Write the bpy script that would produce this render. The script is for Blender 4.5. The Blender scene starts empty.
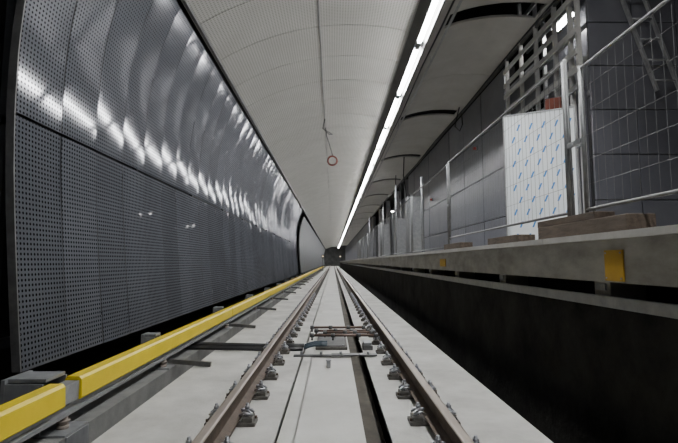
import bpy, bmesh, math, random
import numpy as np
from mathutils import Vector, Matrix
random.seed(4)
C = bpy.context.scene.collection
PI = math.pi

# ------------------------------------------------------------------ materials
def new_mat(name):
    m = bpy.data.materials.new(name); m.use_nodes = True
    return m, m.node_tree.nodes, m.node_tree.links, m.node_tree.nodes['Principled BSDF']

def noisy(name, c1, c2, scale=3.0, rough=0.6, metal=0.0, bump=0.0, bscale=40, spec=None, stretch=(1,1,1)):
    m, n, l, b = new_mat(name)
    tc = n.new('ShaderNodeTexCoord'); mp = n.new('ShaderNodeMapping'); mp.inputs['Scale'].default_value = stretch
    l.new(tc.outputs['Object'], mp.inputs['Vector'])
    t = n.new('ShaderNodeTexNoise'); t.inputs['Scale'].default_value = scale; t.inputs['Detail'].default_value = 6; t.inputs['Roughness'].default_value = .65
    l.new(mp.outputs['Vector'], t.inputs['Vector'])
    r = n.new('ShaderNodeValToRGB'); r.color_ramp.elements[0].position = .3; r.color_ramp.elements[1].position = .7
    r.color_ramp.elements[0].color = (*c1, 1); r.color_ramp.elements[1].color = (*c2, 1)
    l.new(t.outputs['Fac'], r.inputs['Fac']); l.new(r.outputs['Color'], b.inputs['Base Color'])
    b.inputs['Roughness'].default_value = rough; b.inputs['Metallic'].default_value = metal
    if spec is not None: b.inputs['Specular IOR Level'].default_value = spec
    if bump:
        t2 = n.new('ShaderNodeTexNoise'); t2.inputs['Scale'].default_value = bscale; t2.inputs['Detail'].default_value = 4
        l.new(mp.outputs['Vector'], t2.inputs['Vector'])
        bp = n.new('ShaderNodeBump'); bp.inputs['Strength'].default_value = bump; bp.inputs['Distance'].default_value = .01
        l.new(t2.outputs['Fac'], bp.inputs['Height']); l.new(bp.outputs['Normal'], b.inputs['Normal'])
    return m

def perforated(name, base, hole, pitch, rad, rough, gloss, axes=(0,1,1), fade=None, vary=(.78,1.14)):
    """diffuse sheet + constant-strength gloss coat; dark dots where the holes are"""
    m, n, l, b = new_mat(name)
    tc = n.new('ShaderNodeTexCoord')
    sc = n.new('ShaderNodeVectorMath'); sc.operation = 'SCALE'; sc.inputs['Scale'].default_value = 1.0/pitch
    l.new(tc.outputs['Object'], sc.inputs[0])
    fr = n.new('ShaderNodeVectorMath'); fr.operation = 'FRACTION'; l.new(sc.outputs[0], fr.inputs[0])
    sb = n.new('ShaderNodeVectorMath'); sb.operation = 'SUBTRACT'; sb.inputs[1].default_value = (.5,.5,.5); l.new(fr.outputs[0], sb.inputs[0])
    mu = n.new('ShaderNodeVectorMath'); mu.operation = 'MULTIPLY'; mu.inputs[1].default_value = axes; l.new(sb.outputs[0], mu.inputs[0])
    ln = n.new('ShaderNodeVectorMath'); ln.operation = 'LENGTH'; l.new(mu.outputs[0], ln.inputs[0])
    lt = n.new('ShaderNodeMath'); lt.operation = 'LESS_THAN'; l.new(ln.outputs['Value'], lt.inputs[0])
    if fade:
        sx = n.new('ShaderNodeSeparateXYZ'); l.new(tc.outputs['Object'], sx.inputs[0])
        mr = n.new('ShaderNodeMapRange'); mr.inputs['From Min'].default_value = fade[0]; mr.inputs['From Max'].default_value = fade[1]
        mr.inputs['To Min'].default_value = rad; mr.inputs['To Max'].default_value = fade[2]
        l.new(sx.outputs['Z'], mr.inputs['Value']); l.new(mr.outputs['Result'], lt.inputs[1])
    else: lt.inputs[1].default_value = rad
    nz = n.new('ShaderNodeTexNoise'); nz.inputs['Scale'].default_value = 1.3; nz.inputs['Detail'].default_value = 5
    l.new(tc.outputs['Object'], nz.inputs['Vector'])
    oi = n.new('ShaderNodeObjectInfo')
    ad = n.new('ShaderNodeMath'); ad.operation = 'ADD'; l.new(nz.outputs['Fac'], ad.inputs[0])
    m2 = n.new('ShaderNodeMath'); m2.operation = 'MULTIPLY'; m2.inputs[1].default_value = .5; l.new(oi.outputs['Random'], m2.inputs[0]); l.new(m2.outputs[0], ad.inputs[1])
    rp = n.new('ShaderNodeMapRange'); rp.inputs['From Min'].default_value = .3; rp.inputs['From Max'].default_value = 1.1
    rp.inputs['To Min'].default_value = vary[0]; rp.inputs['To Max'].default_value = vary[1]; l.new(ad.outputs[0], rp.inputs['Value'])
    cb = n.new('ShaderNodeVectorMath'); cb.operation = 'SCALE'; cb.inputs[0].default_value = base; l.new(rp.outputs['Result'], cb.inputs['Scale'])
    mx = n.new('ShaderNodeMix'); mx.data_type = 'RGBA'; l.new(lt.outputs[0], mx.inputs['Factor'])
    l.new(cb.outputs[0], mx.inputs[6]); mx.inputs[7].default_value = (*hole, 1)
    df = n.new('ShaderNodeBsdfDiffuse'); l.new(mx.outputs[2], df.inputs['Color'])
    gl = n.new('ShaderNodeBsdfGlossy'); gl.inputs['Roughness'].default_value = rough
    gc = n.new('ShaderNodeMix'); gc.data_type = 'RGBA'; l.new(lt.outputs[0], gc.inputs['Factor'])
    gc.inputs[6].default_value = (gloss, gloss, gloss*1.03, 1); gc.inputs[7].default_value = (.006,.006,.006,1)
    l.new(gc.outputs[2], gl.inputs['Color'])
    ash = n.new('ShaderNodeAddShader'); l.new(df.outputs[0], ash.inputs[0]); l.new(gl.outputs[0], ash.inputs[1])
    out = [q for q in n if q.type == 'OUTPUT_MATERIAL'][0]
    l.new(ash.outputs[0], out.inputs['Surface']); n.remove(b)
    return m

def emit(name, col, s):
    m, n, l, b = new_mat(name)
    b.inputs['Base Color'].default_value = (*col, 1)
    b.inputs['Emission Color'].default_value = (*col, 1); b.inputs['Emission Strength'].default_value = s
    return m

M = dict(
 concrete = noisy('slab_concrete', (.40,.395,.37), (.66,.655,.62), 1.5, .75, 0, .35, 60),
 centre = noisy('centre_concrete', (.52,.515,.48), (.68,.675,.64), 1.4, .7, 0, .2, 60),
 ledge = noisy('ledge_concrete', (.14,.14,.135), (.25,.25,.24), 3, .8, 0, .3, 50),
 platform = noisy('platform_concrete', (.25,.24,.215), (.47,.46,.42), 4.5, .85, 0, .6, 24, stretch=(1,.45,1)),
 lip = noisy('platform_lip', (.50,.49,.47), (.64,.63,.61), 4, .8, 0, .3, 40),
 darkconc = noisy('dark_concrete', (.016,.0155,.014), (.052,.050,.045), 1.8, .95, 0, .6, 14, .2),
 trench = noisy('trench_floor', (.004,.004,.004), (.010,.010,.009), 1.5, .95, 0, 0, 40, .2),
 lining = noisy('tunnel_lining', (.012,.012,.013), (.03,.03,.03), 1, .9),
 endwall = noisy('end_wall', (.08,.08,.08), (.20,.20,.19), .9, .8),
 groove = noisy('groove', (.04,.034,.026), (.10,.085,.062), 4, .8),
 panel_low = perforated('perforated_lower', (.092,.097,.110), (.008,.008,.010), .040, .28, .06, .045),
 panel_up = perforated('perforated_upper', (.088,.093,.106), (.014,.015,.018), .040, .28, .065, .05, fade=(2.4,4.6,.20)),
 panel_far = noisy('far_panel', (.09,.092,.098), (.14,.142,.15), 2, .5, 0),
 panel_edge = noisy('panel_edge', (.030,.032,.036), (.05,.052,.058), 5, .5, .2),
 ceil = perforated('ceiling_perforated', (.32,.313,.295), (.22,.215,.20), .045, .30, .16, .20, axes=(1,1,0), vary=(.86,1.10)),
 ceil2 = noisy('ceiling_plain', (.42,.41,.39), (.52,.51,.49), 1.5, .35, 0),
 joint = noisy('ceiling_joint', (.06,.06,.057), (.09,.09,.085), 3, .6),
 lilac = noisy('lilac_grey_panel', (.105,.108,.128), (.165,.168,.192), 1.2, .28, 0),
 slate = noisy('slate_panel', (.095,.098,.115), (.145,.148,.17), 1.0, .35, 0),
 rust = noisy('rail_rust', (.060,.042,.030), (.125,.088,.064), 9, .7, .1, .2, 80),
 railhead = noisy('rail_head', (.36,.305,.26), (.50,.44,.38), 12, .36, .5, stretch=(1,.1,1)),
 plate = noisy('cast_plate', (.09,.085,.08), (.17,.16,.145), 14, .6, .4),
 steel = noisy('spring_steel', (.30,.31,.33), (.46,.47,.50), 20, .32, .9),
 galv = noisy('galvanised', (.28,.29,.30), (.40,.41,.42), 12, .42, .5),
 fence = noisy('fence_steel', (.17,.172,.175), (.25,.255,.26), 12, .45, .3),
 dull = noisy('dull_metal', (.10,.10,.10), (.17,.17,.17), 10, .5, .5),
 white = noisy('white_paint', (.46,.46,.46), (.60,.60,.59), 5, .5),
 pale = noisy('pale_column', (.28,.28,.29), (.38,.38,.39), 4, .5),
 board = noisy('film_white', (.88,.94,.98), (.95,.98,.99), 3, .2),
 blue = noisy('blue_print', (.05,.24,.62), (.08,.32,.70), 5, .4),
 yellow = noisy('yellow_cover', (.72,.54,.004), (.84,.64,.008), 2.5, .42, 0, .1, 30),
 signy = noisy('yellow_plate', (.46,.27,.02), (.56,.34,.03), 6, .5),
 wood = noisy('plank_wood', (.075,.058,.044), (.17,.13,.10), 5, .8, 0, .4, 40, stretch=(6,.8,6)),
 black = noisy('black_cable', (.012,.012,.013), (.03,.03,.032), 6, .45),
 teal = noisy('blue_cable', (.035,.055,.075), (.06,.085,.105), 6, .4),
 copper = noisy('red_brown_bar', (.13,.09,.075), (.20,.135,.11), 8, .5, .3),
 coil = noisy('red_coil', (.11,.025,.018), (.17,.04,.03), 8, .5),
 red = noisy('red_plastic', (.5,.03,.02), (.6,.05,.03), 8, .4),
 orange = noisy('orange_red_plate', (.10,.03,.02), (.17,.05,.035), 8, .6, 0, 0, 40, .2),
 grey = noisy('grey_plastic', (.16,.165,.17), (.22,.225,.23), 8, .5),
 insul = noisy('insulator', (.24,.20,.17), (.34,.29,.25), 8, .35),
 lamp = emit('lamp_diffuser', (.98,.985,.99), 155),
 worklamp = emit('work_lamp_glass', (1.0,.98,.94), 75),
 signal = emit('signal_lens', (1.0,.75,.45), 2.5),
)

# ------------------------------------------------------------------ mesh builder
ORG = {}
class MB:
    def __init__(s): s.bm = bmesh.new(); s.mats = []; s.cur = 0
    def _f(s, vs):
        try: f = s.bm.faces.new(vs); f.material_index = s.cur; return f
        except ValueError: return None
    def hexa(s, p):
        v = [s.bm.verts.new(q) for q in p]
        for f in ((0,3,2,1),(4,5,6,7),(0,1,5,4),(1,2,6,5),(2,3,7,6),(3,0,4,7)): s._f([v[i] for i in f])
        return v
    def box(s, x0,x1,y0,y1,z0,z1, bev=0):
        v = s.hexa([(x0,y0,z0),(x1,y0,z0),(x1,y1,z0),(x0,y1,z0),(x0,y0,z1),(x1,y0,z1),(x1,y1,z1),(x0,y1,z1)])
        if bev:
            es = {e for q in v for e in q.link_edges}
            bmesh.ops.bevel(s.bm, geom=list(es), offset=bev, segments=2, affect='EDGES', profile=.6)
        return s
    def prism(s, prof, y0, y1):
        a = [s.bm.verts.new((x,y0,z)) for x,z in prof]; b = [s.bm.verts.new((x,y1,z)) for x,z in prof]
        n = len(prof)
        for i in range(n): s._f([a[i],a[(i+1)%n],b[(i+1)%n],b[i]])
        s._f(a[::-1]); s._f(b); return s
    def tube(s, pts, r, seg=8, closed=False):
        pts = [Vector(p) for p in pts]; n = len(pts); rings = []
        up = None
        for i,p in enumerate(pts):
            if closed: t = (pts[(i+1)%n]-pts[i-1])
            else: t = pts[min(i+1,n-1)]-pts[max(i-1,0)]
            t.normalize()
            if up is None: up = Vector((0,0,1)) if abs(t.z)<.9 else Vector((1,0,0))
            a = t.cross(up)
            if a.length < 1e-4: a = t.cross(Vector((0,1,0.1)))
            a.normalize(); b = a.cross(t).normalized(); up = b
            rings.append([s.bm.verts.new(p + r*(math.cos(2*PI*k/seg)*a + math.sin(2*PI*k/seg)*b)) for k in range(seg)])
        for i in range(n if closed else n-1):
            A, B = rings[i], rings[(i+1)%n]
            for k in range(seg):
                f = s._f([A[k],A[(k+1)%seg],B[(k+1)%seg],B[k]])
                if f and seg > 5: f.smooth = True
        if not closed: s._f(rings[0][::-1]); s._f(rings[-1])
        return s
    def cyl(s, c, r, z0, z1, seg=16): return s.tube([(c[0],c[1],z0),(c[0],c[1],z1)], r, seg)
    def bar(s, a, b, w, h):
        a, b = Vector(a), Vector(b); t = (b-a).normalized()
        up = Vector((0,0,1)) if abs(t.z)<.95 else Vector((0,1,0))
        u = t.cross(up).normalized()*w/2; v = u.cross(t).normalized()*h/2
        s.hexa([a-u-v,a+u-v,b+u-v,b-u-v,a-u+v,a+u+v,b+u+v,b-u+v]); return s
    def build(s, name, mat=None, parent=None, smooth=False, org=None):
        bmesh.ops.recalc_face_normals(s.bm, faces=s.bm.faces[:])
        if not s.mats: s.mats = [mat]
        if parent is not None: o3 = ORG[parent.name]
        elif org is not None: o3 = Vector(org)
        else:
            co = [v.co for v in s.bm.verts]
            o3 = Vector(((min(c.x for c in co)+max(c.x for c in co))/2, (min(c.y for c in co)+max(c.y for c in co))/2, min(c.z for c in co)))
        bmesh.ops.translate(s.bm, verts=s.bm.verts[:], vec=-o3)
        me = bpy.data.meshes.new(name); s.bm.to_mesh(me); s.bm.free()
        for m in s.mats: me.materials.append(m)
        if smooth:
            for p in me.polygons: p.use_smooth = True
        ob = bpy.data.objects.new(name, me); C.objects.link(ob)
        if parent is not None: ob.parent = parent
        else: ob.location = o3
        ORG[ob.name] = Vector(o3)
        return ob

def tag(o, label, cat, group=None, kind=None):
    o['label'] = label
    if cat: o['category'] = cat
    if group: o['group'] = group
    if kind: o['kind'] = kind
    return o
def thing(name, loc, label, cat, group=None):
    o = bpy.data.objects.new(name, None); o.empty_display_size = .1; C.objects.link(o); o.location = loc
    ORG[o.name] = Vector(loc); return tag(o, label, cat, group)
def struct(o, label=None):
    o['kind'] = 'structure'
    if label: o['label'] = label
    return o
def dup(o, parent=None, loc=None, label=None):
    c = o.copy(); C.objects.link(c)
    if parent is not None: c.parent = parent
    if loc is not None: c.location = loc
    if label: c['label'] = label
    for ch in list(o.children): dup(ch, c)
    return c

YN, YF = -2.0, 130.0
# ------------------------------------------------------------------ ground
def slab(b, x0, x1, zb, zt, step, gap=.012):
    y = YN
    while y < YF:
        b.box(x0,x1,y,min(y+step-gap,YF),zb,zt); y += step
    b.box(x0,x1,YN,YF,zb,zt-.03)
b = MB(); slab(b,-1.61,-.40,-.5,0,4.8)
struct(b.build('floor', M['concrete'], org=(0,0,0)), 'pale concrete track slab carrying the left rail')
b = MB(); slab(b,.40,1.47,-.6,0,4.8)
struct(b.build('floor', M['concrete'], org=(0,0,0)), 'pale concrete track slab carrying the right rail')
b = MB(); b.box(-.40,-.26,YN,YF,-.5,-.08); slab(b,-.26,.225,-.5,-.01,4.8)
struct(b.build('floor', M['centre'], org=(0,0,0)), 'smooth concrete strip between the two rails')
b = MB(); b.box(.225,.40,YN,YF,-.5,-.16)
struct(b.build('floor', M['groove'], org=(0,0,0)), 'narrow dark drainage groove beside the middle strip')
b = MB(); b.box(-1.80,-1.61,YN,YF,-.5,-.16)
struct(b.build('floor', M['groove'], org=(0,0,0)), 'dark cable channel left of the track slab')
b = MB(); b.box(-2.6,-1.80,YN,YF,-.5,.02)
struct(b.build('floor', M['ledge'], org=(0,0,0)), 'grey concrete ledge under the yellow rail cover')
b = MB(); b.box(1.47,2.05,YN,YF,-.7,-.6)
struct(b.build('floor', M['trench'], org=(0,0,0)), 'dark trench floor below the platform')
b = MB(); b.box(1.90,7.6,YN,YF,1.06,1.40)
struct(b.build('floor', M['platform'], org=(0,0,0)), 'raised concrete platform slab with rough face')
b = MB()
y = YN
while y < YF: b.box(1.865,1.90,y,y+2.99,1.355,1.402); y += 3.0
struct(b.build('trim_2', M['lip'], org=(0,0,0)), 'thin pale lip along the top of the platform edge')
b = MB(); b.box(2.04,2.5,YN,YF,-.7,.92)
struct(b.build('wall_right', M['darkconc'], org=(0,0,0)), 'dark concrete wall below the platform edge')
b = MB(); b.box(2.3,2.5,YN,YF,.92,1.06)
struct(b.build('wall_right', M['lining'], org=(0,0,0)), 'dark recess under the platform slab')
b = MB()
prof = [(-3.3,-.7),(-3.3,3.2),(-2.9,4.7),(-2.2,5.7),(-1,6.3),(1,6.5),(3,6.4),(7.6,5.9),(7.6,-.7),(7.8,-.7),(7.8,6.2),(3,6.7),(1,6.8),(-1,6.6),(-2.4,5.9),(-3.1,4.8),(-3.5,3.2),(-3.5,-.7)]
b.prism(prof, YN, YF)
struct(b.build('ceiling', M['lining'], org=(0,0,0)), 'dark tunnel lining behind the cladding')
b = MB(); b.box(-3.5,7.8,YF,YF+.2,-.7,6.9)
struct(b.build('wall_back', M['endwall'], org=(0,0,0)), 'dim grey far end of the tunnel')
b = MB(); b.box(-3.5,-2.6,YN,YF,-.7,-.1)
struct(b.build('floor', M['lining'], org=(0,0,0)), 'dark gap behind the left wall panels')

# ------------------------------------------------------------------ left wall
zs = np.array([.39,1.2,1.6,2.35,3.0,3.6,4.1,4.62]); xs = np.array([-2.30,-2.39,-2.42,-2.46,-2.47,-2.40,-2.27,-2.07])
pc = np.polyfit(zs, xs, 4)
wx = lambda z: float(np.polyval(pc, z))
b = MB()
for y in np.arange(3.6, 31, 2.4):
    b.box(-3.3, -2.62, y-.03, y+.03, .5, .56); b.box(-3.3, -2.62, y-.03, y+.03, 2.3, 2.36); b.box(-2.68,-2.62,y-.03,y+.03,.4,4.2)
b.box(-2.72,-2.66,3.5,31,.5,.58); b.box(-2.72,-2.66,3.5,31,2.3,2.38); b.box(-2.72,-2.66,3.5,31,3.9,3.98)
wl = b.build('wall_left', M['panel_edge'], org=(0,0,0)); struct(wl, 'curved wall of grey perforated metal panels left of the track')
W = .6; NC = 45; Y0 = 3.45
def wall_panel(z0, z1, name, mat, y0, w, par, bulge=.0019, nx=10, nz=18):
    bm = bmesh.new(); g = []
    yaw = random.uniform(-.007,.007); pit = random.uniform(-.006,.006); bl = bulge*random.uniform(.5,1.25)
    for i in range(nx+1):
        row = []
        for j in range(nz+1):
            u = i/nx; v = j/nz; z = z0 + (z1-z0)*v; y = y0+.006 + (w-.012)*u
            x = wx(z) + bl*(1-(2*u-1)**2) + yaw*(u-.5)*w + pit*(v-.5)
            row.append(bm.verts.new((x,y,z)))
        g.append(row)
    for i in range(nx):
        for j in range(nz):
            f = bm.faces.new([g[i][j],g[i][j+1],g[i+1][j+1],g[i+1][j]]); f.smooth = True
    bmesh.ops.recalc_face_normals(bm, faces=bm.faces[:])
    if sum(f.normal.x for f in bm.faces) < 0: bmesh.ops.reverse_faces(bm, faces=bm.faces[:])
    me = bpy.data.meshes.new(name); bm.to_mesh(me); bm.free(); me.materials.append(mat)
    o = bpy.data.objects.new(name, me); C.objects.link(o); o.parent = par; return o
for k in range(NC):
    wall_panel(.39, 2.338, 'lower_panel', M['panel_low'], Y0+k*W, W, wl)
    wall_panel(2.362, 4.62, 'upper_panel', M['panel_up'], Y0+k*W, W, wl)
b = MB()
N = 24
for i in range(N):
    za, zb = .39+(4.62-.39)*i/N, .39+(4.62-.39)*(i+1)/N
    b.hexa([(wx(za)-.06,Y0-.012,za),(wx(za)+.004,Y0-.012,za),(wx(za)+.004,Y0,za),(wx(za)-.06,Y0,za),
            (wx(zb)-.06,Y0-.012,zb),(wx(zb)+.004,Y0-.012,zb),(wx(zb)+.004,Y0,zb),(wx(zb)-.06,Y0,zb)])
b.build('edge_trim', M['dull'], wl)
b = MB()
for k in range(38):
    y = 33.2 + k*2.4
    for i in range(12):
        za, zb = .39+(4.5-.39)*i/12, .39+(4.5-.39)*(i+1)/12
        b.hexa([(wx(za)-.06,y,za),(wx(za),y,za),(wx(za),y+2.34,za),(wx(za)-.06,y+2.34,za),(wx(zb)-.06,y,zb),(wx(zb),y,zb),(wx(zb),y+2.34,zb),(wx(zb)-.06,y+2.34,zb)])
struct(b.build('wall_left', M['panel_far'], org=(0,0,0)), 'far stretch of left wall panels beyond the dark opening')

# ------------------------------------------------------------------ ceiling
R0, cxx, czz = 4.3, .33, 1.05
def cz(x):
    if x <= 1.56: return czz + math.sqrt(R0*R0-(x-cxx)**2)
    px = [1.56,1.70,1.85,2.05,2.3,2.6,2.9,3.15,3.45]; pz = [4.86,4.94,5.01,5.08,5.14,5.185,5.20,5.19,5.15]
    return float(np.interp(x,px,pz))
def vault(bm, xa, xb, ya, yb, th=.04, n=10):
    for i in range(n):
        x0 = xa+(xb-xa)*i/n; x1 = xa+(xb-xa)*(i+1)/n
        if xa > 1.56: x0 = max(x0,1.5605); x1 = max(x1,1.5605)
        z0 = cz(x0); z1 = cz(x1)
        bm.hexa([(x0,ya,z0),(x1,ya,z1),(x1,yb,z1),(x0,yb,z0),(x0,ya,z0+th),(x1,ya,z1+th),(x1,yb,z1+th),(x0,yb,z0+th)])
b = MB(); y = YN; CE = 125
while y < CE:
    vault(b, -2.02, -.249, y+.008, y+1.192, n=14); vault(b, -.231, 1.56, y+.008, y+1.192, n=14); y += 1.2
struct(b.build('ceiling', M['ceil'], org=(0,0,0)), 'curved ceiling of pale grey perforated panels over the track')
b = MB(); 
for i in range(14):
    x0 = -2.02+3.58*i/14; x1 = -2.02+3.58*(i+1)/14
    b.hexa([(x0,YN,cz(x0)+.045),(x1,YN,cz(x1)+.045),(x1,CE,cz(x1)+.045),(x0,CE,cz(x0)+.045),(x0,YN,cz(x0)+.06),(x1,YN,cz(x1)+.06),(x1,CE,cz(x1)+.06),(x0,CE,cz(x0)+.06)])
struct(b.build('ceiling', M['joint'], org=(0,0,0)), 'grey backing seen through the joints of the track ceiling')
b = MB(); gaps = [6.62+4.95*i for i in range(22)]
prev = YN
for g in gaps:
    mid = (prev+g)/2
    vault(b, 1.5605, 3.40, prev, mid-.008, n=16); vault(b, 1.5605, 3.40, mid+.008, g, n=16); vault(b, 1.5605, 1.80, g, g+.42, n=2); vault(b, 3.30, 3.40, g, g+.42, n=1); prev = g+.42
struct(b.build('ceiling', M['ceil2'], org=(0,0,0)), 'curved ceiling panels with dark slots right of the lamps')
b = MB()
b.box(-2.0,-1.96,YN,CE,cz(-2.0)-.03,cz(-2)+.04); b.box(1.55,1.575,YN,CE,4.85,5.2); b.box(3.38,3.42,YN,CE,cz(3.4)-.05,cz(3.4)+.05)
struct(b.build('trim_1', M['dull'], org=(0,0,0)), 'metal edge trims along the ceiling panels')

# ------------------------------------------------------------------ right wall
XW = 3.4
b = MB(); b.box(XW+.08,XW+.2,8.6,20.2,1.4,5.06)
wr = b.build('wall_right', M['lining'], org=(0,0,0)); struct(wr, 'platform wall of blue-grey metal panels')
rows = [1.4,2.1,3.08,4.06,5.06]
for k in range(8):
    for j in range(4):
        y0 = 8.65+k*1.44
        p = MB(); t = random.uniform(-.006,.006)
        p.box(XW+t, XW+t+.05, y0+.016, y0+1.424, rows[j]+.012, rows[j+1]-.012, .004)
        p.build('wall_panel', M['lilac'], wr)
YFW = 5.75
b = MB(); b.box(XW+.1,7.6,YFW+.06,YFW+.2,1.4,6.0)
wf = b.build('wall_right', M['lining'], org=(0,0,0)); struct(wf, 'slate grey panelled end wall facing along the platform')
for i in range(7):
    for j in range(8):
        x0 = XW + i*.6; z0 = 1.4+j*.6
        p = MB(); p.box(x0+.007,x0+.593,YFW,YFW+.04,z0+.007,z0+(.593 if j<7 else .3),.003); p.build('wall_panel', M['slate'], wf)
b = MB(); b.box(4.25,4.35,YFW+.2,8.6,1.4,5.9)
struct(b.build('wall_right', M['slate'], org=(0,0,0)), 'wall behind the open stud frame')
sf = thing('stud_frame', (XW,7.2,1.4), 'unfinished pale metal stud frame above the white board', 'frame')
for y in (5.98,6.18,6.62,7.25,7.85,8.5):
    p = MB(); p.box(XW-.03,XW+.03,y-.025,y+.025,1.4,5.9); p.build('stud', M['white'], sf)
for y in (6.4,7.0,7.9):
    p = MB(); p.box(XW+.42,XW+.48,y-.03,y+.03,1.4,5.9); p.build('rear_stud', M['galv'], sf)
for z,y0,y1 in ((2.8,5.95,8.56),(3.6,5.95,8.56),(3.85,5.95,8.56),(4.1,5.95,8.56),(4.4,5.95,8.56),(4.62,6.6,8.56),(4.9,5.95,8.56),(5.2,5.95,7.9),(5.5,5.95,8.56)):
    p = MB(); p.box(XW-.06,XW-.031,y0,y1,z-.04,z+.04); p.build('cross_rail', M['galv'] if z < 3.8 else M['white'], sf)
for z in (3.7,4.25,4.75,5.3):
    p = MB(); p.box(XW+.39,XW+.42,5.98,8.5,z-.035,z+.035); p.build('rear_rail', M['galv'], sf)
p = MB(); p.box(XW+.04,XW+.07,5.97,8.5,1.4,3.55); p.build('lower_backing_sheet', M['lilac'], sf)
p = MB(); p.box(XW+.04,XW+.07,7.28,8.5,3.95,4.6); p.build('upper_backing_sheet', M['lilac'], sf)
# white board
bd = thing('board', (2.81,6.05,1.4), 'white film-covered board printed with blue dashes, standing on platform', 'board')
p = MB(); p.box(2.38,3.26,6.05,6.08,1.4,3.25,.004); p.build('sheet', M['board'], bd)
for r in range(10):
    for c in range(5):
        x = 2.47+c*.16+(.07 if r%2 else 0); z = 1.5+r*.17
        if x > 3.18: continue
        p = MB(); p.hexa([(x,6.042,z),(x+.022,6.042,z),(x+.022,6.049,z),(x,6.049,z),(x+.034,6.042,z+.085),(x+.056,6.042,z+.085),(x+.056,6.049,z+.085),(x+.034,6.049,z+.085)])
        p.build('blue_dash', M['blue'], bd)
p = MB(); p.box(2.365,2.38,6.04,6.085,1.4,3.25); p.box(3.26,3.275,6.04,6.085,1.4,3.25); p.box(2.365,3.275,6.04,6.085,3.25,3.27); p.build('edge_frame', M['galv'], bd)
p = MB(); p.box(2.92,3.12,6.05,6.07,3.27,3.43,.01); tp = p.build('tag_plate', M['orange'], bd); tp['label'] = 'small red-brown plate on top edge'
bd.rotation_euler = (0,0,math.radians(-28))
for i,(yy,zz) in enumerate(((10.4,3.85),(15.2,3.3))):
    rb = thing('red_beacon', (XW-.06,yy,zz), ('nearer','farther, lower')[i]+' small red lamp on the grey platform wall', 'lamp')
    p = MB(); p.box(XW-.04,XW-.01,yy-.05,yy+.05,zz-.04,zz+.06,.004); p.build('mount', M['grey'], rb)
    p = MB(); p.tube([(XW-.04,yy,zz+.01),(XW-.10,yy,zz+.01)],.035,14); p.build('lens', M['red'], rb)

for i,y in enumerate((21.4,25.0,29.0,33.5)):
    ct = thing('column', (3.55,y,1.4), ('nearest pale column at end of the grey panelled wall','second pale column beyond the grey panelled wall','third pale column beyond the grey panelled wall','farthest pale column on the platform')[i], 'column')
    p = MB(); p.box(3.42,3.68,y-.13,y+.13,1.46,5.12,.02); p.build('shaft', M['pale'], ct)
    p = MB(); p.box(3.36,3.74,y-.19,y+.19,1.4,1.46,.01); p.build('base', M['galv'], ct)
b = MB(); b.box(4.9,5.0,20.2,38,1.4,5.6)
for k in range(12):
    for j in range(6): b.box(4.885,4.9,20.25+k*1.45,21.65+k*1.45,1.42+j*.65,2.04+j*.65)
struct(b.build('wall_right', M['slate'], org=(0,0,0)), 'set-back platform wall between columns')
b = MB(); b.box(3.4,3.6,38,CE,1.4,5.04)
for k in range(60): b.box(3.385,3.4,38.05+k*1.44,39.42+k*1.44,1.45,5.0)
struct(b.build('wall_right', M['slate'], org=(0,0,0)), 'far platform wall')
for i,(x,y,w,h) in enumerate(((2.65,14.6,.5,1.9),(2.75,18.0,.45,1.5),(2.6,23.2,.5,1.7))):
    ct = thing('equipment_cabinet', (x,y,1.4), ('grey cabinet at the platform edge beyond the fence','second grey cabinet farther along the platform edge','third, farthest grey cabinet on the platform')[i], 'cabinet')
    p = MB(); p.box(x-w/2,x+w/2,y-.3,y+.3,1.45,1.4+h,.01); p.build('body', M['pale'] if i else M['grey'], ct)
    p = MB(); p.box(x-w/2+.03,x+w/2-.03,y-.315,y-.302,1.5,1.36+h,.003); dd = p.build('door', M['galv'], ct)
    p = MB(); p.box(x+w/2-.09,x+w/2-.07,y-.335,y-.315,2.1,2.25); p.build('handle', M['steel'], dd)
    p = MB(); p.box(x-w/2-.01,x+w/2+.01,y-.31,y+.31,1.4,1.45); p.build('plinth', M['black'], ct)

# ------------------------------------------------------------------ lamps
def make_lamp(y0, y1, label):
    x, z = 1.47, 4.93
    t = thing('ceiling_lamp', (x,(y0+y1)/2,z), label, 'lamp', 'tubular lamps in the ceiling line')
    p = MB(); p.box(x-.045,x+.045,y0,y1,z+.03,z+.07,.008); p.build('housing', M['galv'], t)
    p = MB(); p.box(x-.028,x+.028,y0+.10,y1-.10,z-.012,z+.029,.012); p.build('diffuser', M['lamp'], t)
    for yy in (y0,y1-.10):
        p = MB(); p.box(x-.036,x+.036,yy,yy+.098,z-.016,z+.029,.006); p.build('end_cap', M['grey'], t)
    for yy in (y0+.4,y1-.4):
        p = MB(); p.tube([(x,yy,z+.07),(x,yy,cz(x))],.008,6); p.build('hanger_rod', M['galv'], t)
    return t
L = 2.42
l0 = make_lamp(5.13,5.13+L-.06,'bright white tubular lamp in the line hung below the ceiling')
for k in range(-3,50):
    if k: dup(l0, None, l0.location+Vector((0,k*L,0)))
tr = MB(); tr.box(1.76,1.80,YN,100,4.82,4.828)
tr = tr.build('cable_tray', M['galv']); tag(tr, 'thin metal cable tray running right of the lamp line', 'cable tray')
for k in range(24):
    p = MB(); y = 4+k*4.0; p.tube([(1.78,y,4.828),(1.78,y,cz(1.78))],.006,6); p.build('hanger_rod', M['galv'], tr)
p = MB(); pts = [(1.66+.01*math.sin(y*1.3),y,4.82-.02*abs(math.sin(y*PI/4))) for y in np.arange(YN,100,1.0)]; p.tube(pts,.016,6)
tag(p.build('power_cable', M['black']), 'black cable strung beside the lamp line', 'cable')
p = MB(); p.tube([(-.24,y,cz(-.24)-.01) for y in np.arange(YN,100,1.0)],.006,6)
tag(p.build('ceiling_cable', M['grey']), 'thin dark line of cable along the middle of ceiling', 'cable')
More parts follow.
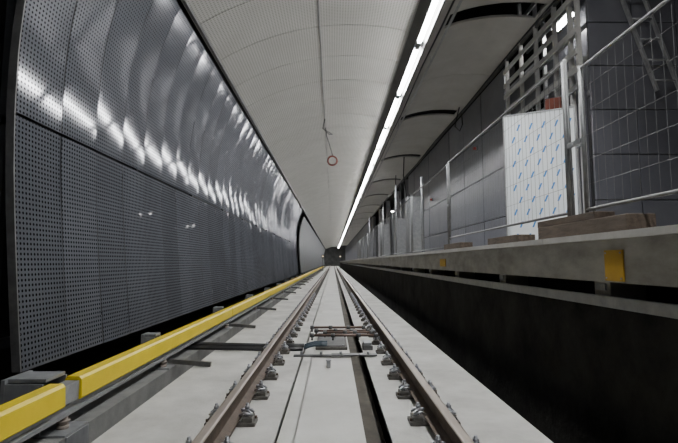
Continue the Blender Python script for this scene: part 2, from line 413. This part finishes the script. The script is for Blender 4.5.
hc = thing('hanging_coil', (0,13.7,4.3), 'dark red ring of hose hanging from ceiling by thin cord', 'ring')
p = MB(); cz0 = 4.30
p.tube([(-.02+.14*math.cos(a),13.7+.02*math.sin(2*a),cz0+.14*math.sin(a)) for a in np.linspace(0,2*PI,28,endpoint=False)],.026,8,True); p.build('ring', M['coil'], hc)
p = MB(); p.tube([(-.02,13.7,cz0+.16),(-.10,13.65,cz0+.45),(-.2,13.6,cz0+.75),(-.24,13.6,cz(-.24))],.013,6); p.build('cord', M['black'], hc)
p = MB(); p.tube([(-.2,13.2,5.1),(-.02,13.1,4.95),(-.12,12.9,4.9),(-.3,12.8,5.05),(-.24,12.7,cz(-.24)-.01)],.012,6)
tag(p.build('loose_cable', M['black']), 'short loose black cable loop above the hanging ring', 'cable')
p = MB(); p.tube([(3.22,11.2,5.13),(3.16,11.2,4.9),(3.07,11.1,4.6),(3.16,11.0,4.45),(3.26,11.1,4.65),(3.30,11.3,5.0)],.014,6)
tag(p.build('loose_cable', M['black']), 'black cable loop dangling at top of the grey wall', 'cable')
for i,(x,y,d) in enumerate(((2.7,16.9,1.6),(2.9,20.6,2.1))):
    p = MB(); p.tube([(x,y,cz(x)-.01),(x-.03,y,5.1-d*.4),(x+.05,y,5.1-d*.8),(x+.12,y,5.1-d),(x+.2,y,5.1-d*.85)],.02,6)
    tag(p.build('loose_cable', M['black']), ('nearer','farther')[i]+' black cable end hanging from ceiling over the far platform', 'cable')
p = MB(); p.tube([(3.28,y,5.05+.02*math.sin(y)) for y in np.arange(5.95,36,.7)],.016,6)
tag(p.build('wall_cable', M['black']), 'black cable running along top of the platform wall', 'cable')

# ------------------------------------------------------------------ rails
RX = .7525
def rail(cx, lab):
    t = thing('running_rail', (cx,0,.045), lab, 'rail')
    z = .045
    pr = [(-.070,0),(.070,0),(.070,.010),(.035,.022),(.009,.035),(.008,.118),(.030,.130),(.032,.150),(-.032,.150),(-.030,.130),(-.008,.118),(-.009,.035),(-.035,.022),(-.070,.010)]
    p = MB(); p.prism([(cx+x,z+q) for x,q in pr],YN,125); p.build('web_and_foot', M['rust'], t)
    p = MB(); p.prism([(cx-.032,z+.1502),(cx+.032,z+.1502),(cx+.030,z+.160),(cx+.020,z+.164),(cx-.020,z+.164),(cx-.030,z+.160)],YN,125); p.build('rail_head', M['railhead'], t)
    return t
rail(-RX,'brown steel running rail on the left, nearer the yellow cover')
rail(RX,'brown steel running rail on the right, nearer the platform')
def fastener(cx, y, lab, grp, detail=True):
    t = thing('rail_fastener', (cx,y,0), lab, 'rail fastener', grp)
    if not detail:
        p = MB(); p.box(cx-.185,cx+.185,y-.07,y+.07,0,.042)
        for s in (-1,1): p.box(cx+s*.13-.035,cx+s*.13+.035,y-.06,y+.06,.042,.10)
        p.build('base_plate', M['plate'], t); return t
    p = MB(); p.box(cx-.185,cx+.185,y-.07,y+.07,0,.03,.006); p.box(cx-.08,cx+.08,y-.07,y+.07,.03,.044,.002)
    for s in (-1,1): p.box(min(cx+s*.085,cx+s*.165),max(cx+s*.085,cx+s*.165),y-.062,y+.062,.028,.060,.008)
    p.build('base_plate', M['plate'], t)
    for s in (-1,1):
        q = [(.065,-.045,.075),(.10,-.060,.098),(.145,-.054,.085),(.158,-.032,.078),(.13,-.02,.098),(.085,-.014,.103),(.075,0,.103),(.085,.014,.103),(.13,.02,.098),(.158,.032,.078),(.145,.054,.085),(.10,.060,.098),(.065,.045,.075)]
        p = MB(); p.tube([(cx+s*a,y+bb,c) for a,bb,c in q],.009,8); p.build('spring_clip', M['steel'], t)
        p = MB(); p.tube([(cx+s*.115,y,.06),(cx+s*.115,y,.150)],.011,10); p.tube([(cx+s*.115,y,.108),(cx+s*.115,y,.112)],.025,14); p.tube([(cx+s*.115,y,.112),(cx+s*.115,y,.133)],.019,6)
        p.build('bolt', M['steel'], t)
    for s in (-1,1):
        p = MB(); p.cyl((cx+s*.174,y+.035*s),.010,.028,.048,8); p.build('anchor_bolt', M['rust'], t)
    return t
for cx, lab, grp in ((-RX,'spring-clip fastener holding left rail to the concrete slab','fasteners along the left rail'),(RX,'spring-clip fastener holding right rail to the concrete slab','fasteners along the right rail')):
    f0 = fastener(cx, 2.84, lab, grp); f1 = None
    dup(f0, None, (cx,2.84-.65,0))
    for k in range(1,110):
        y = 2.84+.65*k
        if y < 16: dup(f0, None, (cx,y,0))
        elif f1 is None: f1 = fastener(cx, y, lab, grp, False)
        else: dup(f1, None, (cx,y,0))

# ------------------------------------------------------------------ yellow third rail cover
XC = -1.90
def cover(y0,y1,lab):
    t = thing('conductor_rail_cover', (XC,(y0+y1)/2,.2), lab, 'rail cover', 'yellow conductor rail covers')
    p = MB(); p.prism([(XC-.06,.21),(XC-.06,.345),(XC-.045,.365),(XC+.045,.365),(XC+.062,.345),(XC+.068,.215),(XC+.06,.205)],y0,y1); p.build('cover', M['yellow'], t)
    return t
cover(-1.5,3.22,'nearest length of yellow cover, ending at the bracket')
cover(3.42,8.4,'second length of yellow cover, starting just beyond the near bracket')
c3 = cover(8.42,13.4,'yellow box cover over conductor rail beside the left wall')
for k in range(1,16): dup(c3, None, c3.location+Vector((0,5.0*k,0)))
p = MB(); p.prism([(XC-.035,.12),(XC+.035,.12),(XC+.035,.145),(XC+.012,.155),(XC+.012,.185),(XC+.035,.2),(XC-.035,.2),(XC-.012,.185),(XC-.012,.155),(XC-.035,.145)],-1.5,90)
tag(p.build('conductor_rail', M['galv']), 'grey metal conductor rail beneath the yellow cover', 'rail')
def bracket(y, lab, arm=True):
    t = thing('rail_bracket', (XC,y,.02), lab, 'bracket', 'brackets holding the conductor rail')
    k = 1 if arm else 1.6
    p = MB(); p.box(XC-.24*k,XC+.10,y-.09*k,y+.09*k,.02,.035,.003); p.build('base_plate', M['galv'], t)
    p = MB(); p.box(XC-.22*k,XC-.22*k+.03,y-.09*k,y+.09*k,.035,.40,.004); p.box(XC-.22*k+.03,XC-.07,y-.09*k,y-.09*k+.015,.035,.37,.002); p.box(XC-.22*k+.03,XC-.07,y+.09*k-.015,y+.09*k,.035,.37,.002); p.box(XC-.22*k+.03,XC-.065,y-.07*k,y+.07*k,.375,.40,.003)
    p.build('upright', M['galv'], t)
    p = MB(); p.cyl((XC,y),.04,.035,.06,14); p.cyl((XC,y),.03,.06,.118,14); p.cyl((XC,y),.045,.08,.095,14); p.build('insulator', M['insul'], t)
    if arm:
        p = MB(); p.bar((XC+.02,y+.13,.07),(-1.40,y+.13,.03),.05,.05); p.build('arm', M['dull'], t)
    else:
        p = MB(); p.box(XC-.05,XC+.05,3.225,3.415,.21,.34,.004); p.build('joint_sleeve', M['galv'], t)
        p = MB(); p.box(XC+.101,XC+.111,y-.14,y+.14,-.12,.02,.002); p.build('ledge_plate', M['galv'], t)
    return t
bracket(3.32,'nearest galvanised bracket at the break in the yellow cover', False)
b1 = bracket(5.2,'galvanised bracket holding conductor rail off the ledge, half hidden by the yellow cover')
for k in range(1,22): dup(b1, None, b1.location+Vector((0,3.0*k,0)))
for i,(x,z,r) in enumerate(((-2.34,.05,.03),(-2.43,.045,.025),)):
    p = MB(); p.tube([(x+.01*math.sin(y),y,z) for y in np.arange(-1.5,58,.8)],r,8)
    tag(p.build('ledge_cable', M['black']), ('thicker black cable along ledge behind the yellow cover','thinner black cable along ledge at the wall foot')[i], 'cable')
for i,z in enumerate((.9,1.5,2.2)):
    p = MB(); p.tube([(-3.05,y,z-.02*math.cos(y*2.1)) for y in np.arange(-1.5,3.5,.25)],.04,8)
    tag(p.build('wall_pipe', M['grey']), ('lowest','middle','topmost')[i]+' dark pipe in the gap left of the wall panels', 'pipe')

# ------------------------------------------------------------------ track equipment crossing
for i,y in enumerate((6.235,6.32,6.49,6.575)):
    p = MB()
    w_ = .012*math.sin(i*2.3)
    pts = [(-2.2,y+.02,.045),(-1.95,y+.02,.042),(-1.5,y+w_,.035),(-1.2,y+.01-w_,.028),(-.95,y+.005,.022),(-.75,y+.005,.021),(-.57,y,.022),(-.41,y,.022)]
    p.tube(pts,.020,8)
    tag(p.build('track_cable', M['black']), ('nearest','second','third','farthest')[i]+' of four black cables crossing the slab under the left rail', 'cable')
for i,y in enumerate((6.26,6.37,6.50)):
    p = MB(); p.tube([(-.395,y,.03),(-.33,y+.01,.052),(-.26,y+.02,.068),(-.16,y+.02,.075),(-.08,y+.01,.075)],.018,8)
    tag(p.build('cable_sleeve', M['teal']), ('nearest','middle','farthest')[i]+' blue-grey cable sleeve between the rails', 'cable')
for i,(y,z,x0,x1) in enumerate(((6.64,.145,-.30,.62),(6.90,.145,-.12,.58),(7.15,.135,-.26,.54),(7.5,.135,-.34,.50))):
    t = thing('bond_bar', ((x0+x1)/2,y,z), ('nearest','second','third','farthest')[i]+' of four red-brown bars crossing between the rails', 'bar')
    p = MB(); p.tube([(x0,y,z),(x1,y,z)],.019,8); p.build('rod', M['copper'], t)
    for s in (x0,x1,x0+.3,x1-.25):
        p = MB(); p.tube([(s-.03,y,z),(s+.03,y,z)],.032,6); p.tube([(s,y,z-.02),(s,y,z-.07)],.014,6); p.build('clamp', M['dull'], t)
jb = thing('junction_box', (0,6.75,-.01), 'low grey junction box between the rails under red-brown bars', 'box')
p = MB(); p.box(-.24,.20,6.35,7.6,-.01,.03,.008); p.build('body', M['plate'], jb)
p = MB(); p.box(-.21,.17,6.4,7.55,.03,.042,.004); p.build('lid', M['dull'], jb)
for i,(xx,yy) in enumerate(((-.18,6.43),(.14,6.43),(-.18,7.5),(.14,7.5))):
    p = MB(); p.cyl((xx,yy),.012,.042,.052,6); p.build('bolt', M['steel'], jb)
t = thing('steel_bracket', (.2,6.2,0), 'flat steel bracket bridging the groove by the right rail', 'bracket')
p = MB(); p.box(-.5,-.02,5.86,5.94,.0,.02,.003); p.box(-.02,.56,5.84,5.95,.012,.03,.003); p.build('strap', M['dull'], t)
for xx in (-.4,-.15,.1,.45):
    p = MB(); p.cyl((xx,5.9),.02,.02,.06,6); p.build('bolt', M['steel'], t)
t = thing('clamp_block', (.45,6.3,0), 'dark metal clamp block on slab beside the right rail', 'clamp')
p = MB(); p.box(.41,.545,6.28,6.5,0,.06,.006); p.build('body', M['dull'], t)
p = MB(); p.box(.42,.53,6.3,6.48,.06,.10,.006); p.build('cover', M['galv'], t)
t = thing('marker_post', (-.05,5.33,-.01), 'small pale marker block on the middle strip', 'block')
p = MB(); p.box(-.075,-.025,5.3,5.36,-.01,.07,.008); p.build('body', M['galv'], t)
p = MB(); p.box(-.08,-.02,5.29,5.37,.07,.08,.002); p.build('cap', M['steel'], t)

# ------------------------------------------------------------------ platform edge items
def plate_sign(y0,y1,z0,z1,lab):
    t = thing('warning_plate', (1.89,(y0+y1)/2,z0), lab, 'sign')
    p = MB(); p.box(1.885,1.897,y0,y1,z0,z1,.003); p.build('plate', M['signy'], t)
    for yy in (y0+.02,y1-.02):
        for zz in (z0+.02,z1-.02):
            p = MB(); p.tube([(1.886,yy,zz),(1.880,yy,zz)],.006,8); p.build('screw', M['steel'], t)
plate_sign(2.93,3.13,1.07,1.28,'large yellow plate fixed on the platform edge')
plate_sign(7.6,8.0,1.12,1.25,'small distant yellow plate on the platform edge')
s0 = thing('edge_support', (2.1,3.4,.92), 'concrete support block under the platform edge', 'support', 'support blocks under the platform edge')
p = MB(); p.box(2.02,2.29,3.30,3.50,.921,1.059,.01); p.build('block', M['platform'], s0)
p = MB(); p.box(2.005,2.02,3.34,3.46,.99,1.04,.002); p.build('steel_plate', M['galv'], s0)
for k in list(range(-1,0))+list(range(1,30)): dup(s0, None, s0.location+Vector((0,2.0*k,0)))
p = MB(); p.box(1.96,2.00,YN,100,.875,.955,.004)
tag(p.build('edge_beam', M['galv']), 'long grey horizontal beam running below the platform edge', 'beam')

def plank(x0,x1,y0,y1,z0,z1,lab,name='wood_beam'):
    p = MB(); p.box(x0,x1,y0,y1,z0,z1,.008); return tag(p.build(name, M['wood']), lab, 'timber')
plank(1.94,2.14,2.95,4.25,1.40,1.52,'large brown timber beam lying along the near platform edge')
plank(1.96,2.12,3.35,4.3,1.521,1.58,'shorter timber on top of the large brown beam')
plank(1.94,2.14,4.75,5.65,1.40,1.49,'middle brown timber beam under the fence')
plank(1.94,2.14,6.9,7.9,1.40,1.50,'third timber beam, under the far fence post')

def fence(y0, y1, zb, zt, lab, grp=None):
    X = 2.05
    t = thing('mesh_fence', (X,(y0+y1)/2,zb), lab, 'fence', grp)
    for y in (y0,y1):
        p = MB(); p.tube([(X,y,zb-.03),(X,y,zt)],.018,10); p.build('post', M['fence'], t)
    for z in (zb,zt-.02):
        p = MB(); p.tube([(X,y0,z),(X,y1,z)],.013,10); p.build('rail', M['fence'], t)
    p = MB(); n = int((y1-y0)/.09)
    for i in range(1,n):
        y = y0+(y1-y0)*i/n; p.tube([(X,y,zb),(X,y,zt-.02)],.0018,4)
    for j in range(1,6):
        z = zb+(zt-zb)*j/6; p.tube([(X,y0,z),(X,y1,z)],.0018,4)
    p.build('wire_mesh', M['fence'], t)
    return t
fence(3.87,7.88,1.62,2.98,'mesh fence panel in front of the white board, on timber beams')
fence(7.98,11.6,1.46,2.95,'second mesh fence panel, in front of the grey panelled wall')
fence(.75,3.60,1.62,2.82,'nearest mesh fence panel, cut by the right picture edge')
g0 = fence(11.75,15.4,1.46,2.9,'mesh fence panel in the distant run beyond the grey wall','distant mesh fence panels')
for k in range(1,7): dup(g0, None, g0.location+Vector((.02*(k%2),3.8*k,0)))
for y,l in ((3.735,'near'),(7.93,'far')):
    t = thing('fence_coupler', (2.05,y,2.2), l+' metal clamp joining two fence posts', 'clamp')
    h = .105 if y<5 else .025
    p = MB(); p.box(2.035,2.065,y-h,y+h,2.18,2.22,.003); p.build('bracket', M['galv'], t)
    p = MB(); p.tube([(2.02,y,2.2),(2.08,y,2.2)],.012,6); p.build('bolt', M['steel'], t)
p = MB(); p.tube([(2.2,4.08,1.4),(2.18,4.08,3.1)],.016,10); p.tube([(2.2,4.08,1.4),(2.2,4.08,1.415)],.05,14)
tag(p.build('scaffold_pole', M['fence']), 'upright scaffold pole standing beside the tall fence post', 'pole')
names6 = ('nearest','second','third','fourth','fifth','sixth','farthest')
for i,(x,y,h) in enumerate(((2.5,12.6,2.2),(2.3,16.4,2.6),(2.9,19.2,3.2),(2.4,21.5,2.4),(2.9,26,3.3),(2.3,28.5,2.6),(2.6,32,3.0))):
    p = MB(); p.tube([(x,y,1.4),(x,y,1.4+h)],.03,10); p.tube([(x,y,1.4),(x,y,1.42)],.09,14)
    tag(p.build('steel_pole', M['galv']), names6[i]+' slim upright pole standing on the far platform', 'pole')
t = thing('ladder', (4.1,5.62,3.4), 'aluminium ladder hung high on the slate wall, top right', 'ladder')
def lp(u,v): return (4.22-.62*v+u*.30, 5.66, 3.42+2.0*v)
for u in (0,1):
    p = MB(); p.bar(lp(u,0),lp(u,1),.03,.05); p.build('side_rail', M['galv'], t)
for k in range(7):
    p = MB(); v = .07+k*.14; p.tube([lp(0,v),lp(1,v)],.013,8); p.build('rung', M['galv'], t)
for v in (.35,.8):
    p = MB(); a = lp(.5,v); p.tube([(a[0],5.63,a[2]),(a[0],5.749,a[2])],.012,8); p.build('hook', M['steel'], t)

for i,(x,y,z,wx_,wy_) in enumerate(((3.98,7.45,5.35,.08,.3),(4.2,22.5,4.6,.3,.06),(4.2,30.3,4.6,.3,.06),(2.6,4.2,5.0,.10,.4))):  # last entry is an added lamp above the view, brightening board and platform wall
    t = thing('work_lamp', (x,y,z), ('white work lamp behind the stud frame','nearer white work lamp between the platform columns','farther white work lamp between the platform columns','added unseen fill lamp under the ceiling above the near fence')[i], 'lamp')
    p = MB(); p.box(x-wx_,x+wx_,y-wy_,y+wy_,z,z+.08,.01); p.build('housing', M['galv'], t)
    p = MB(); p.box(x-wx_+.02,x+wx_-.02,y-wy_+.02,y+wy_-.02,z-.03,z,.005); p.build('glass', M['worklamp'], t)
    p = MB(); p.tube([(x,y,z+.08),(x,y,6.1 if i<3 else cz(2.6))],.01,6); p.build('hanger_rod', M['galv'], t)
for i,(x,y,z) in enumerate(((-1.4,62,1.9),(1.25,80,2.1))):
    t = thing('signal_lamp', (x,y,0), ('left','right')[i]+' tiny dim signal lamp near the end of the tunnel', 'lamp')
    p = MB(); p.tube([(x,y,0.0),(x,y,z-.2)],.04,8); p.tube([(x,y,0),(x,y,.05)],.12,10); p.build('mast', M['dull'], t)
    p = MB(); p.box(x-.14,x+.14,y-.1,y+.1,z-.2,z+.25,.02); p.build('housing', M['dull'], t)
    p = MB(); p.tube([(x,y-.1,z+.05),(x,y-.14,z+.05)],.08,14); p.build('lens', M['signal'], t)

# ------------------------------------------------------------------ world + camera
w = bpy.data.worlds.new('World'); bpy.context.scene.world = w; w.use_nodes = True
w.node_tree.nodes['Background'].inputs[0].default_value = (.75,.82,1,1); w.node_tree.nodes['Background'].inputs[1].default_value = .03
cam = bpy.data.cameras.new('Camera'); co = bpy.data.objects.new('Camera', cam); C.objects.link(co)
cam.sensor_width = 36; cam.lens = 24; cam.clip_start = .05; cam.clip_end = 300
co.location = (0,0,1.2)
co.rotation_euler = (math.radians(90+5.1), 0, math.radians(-.75))
bpy.context.scene.camera = co
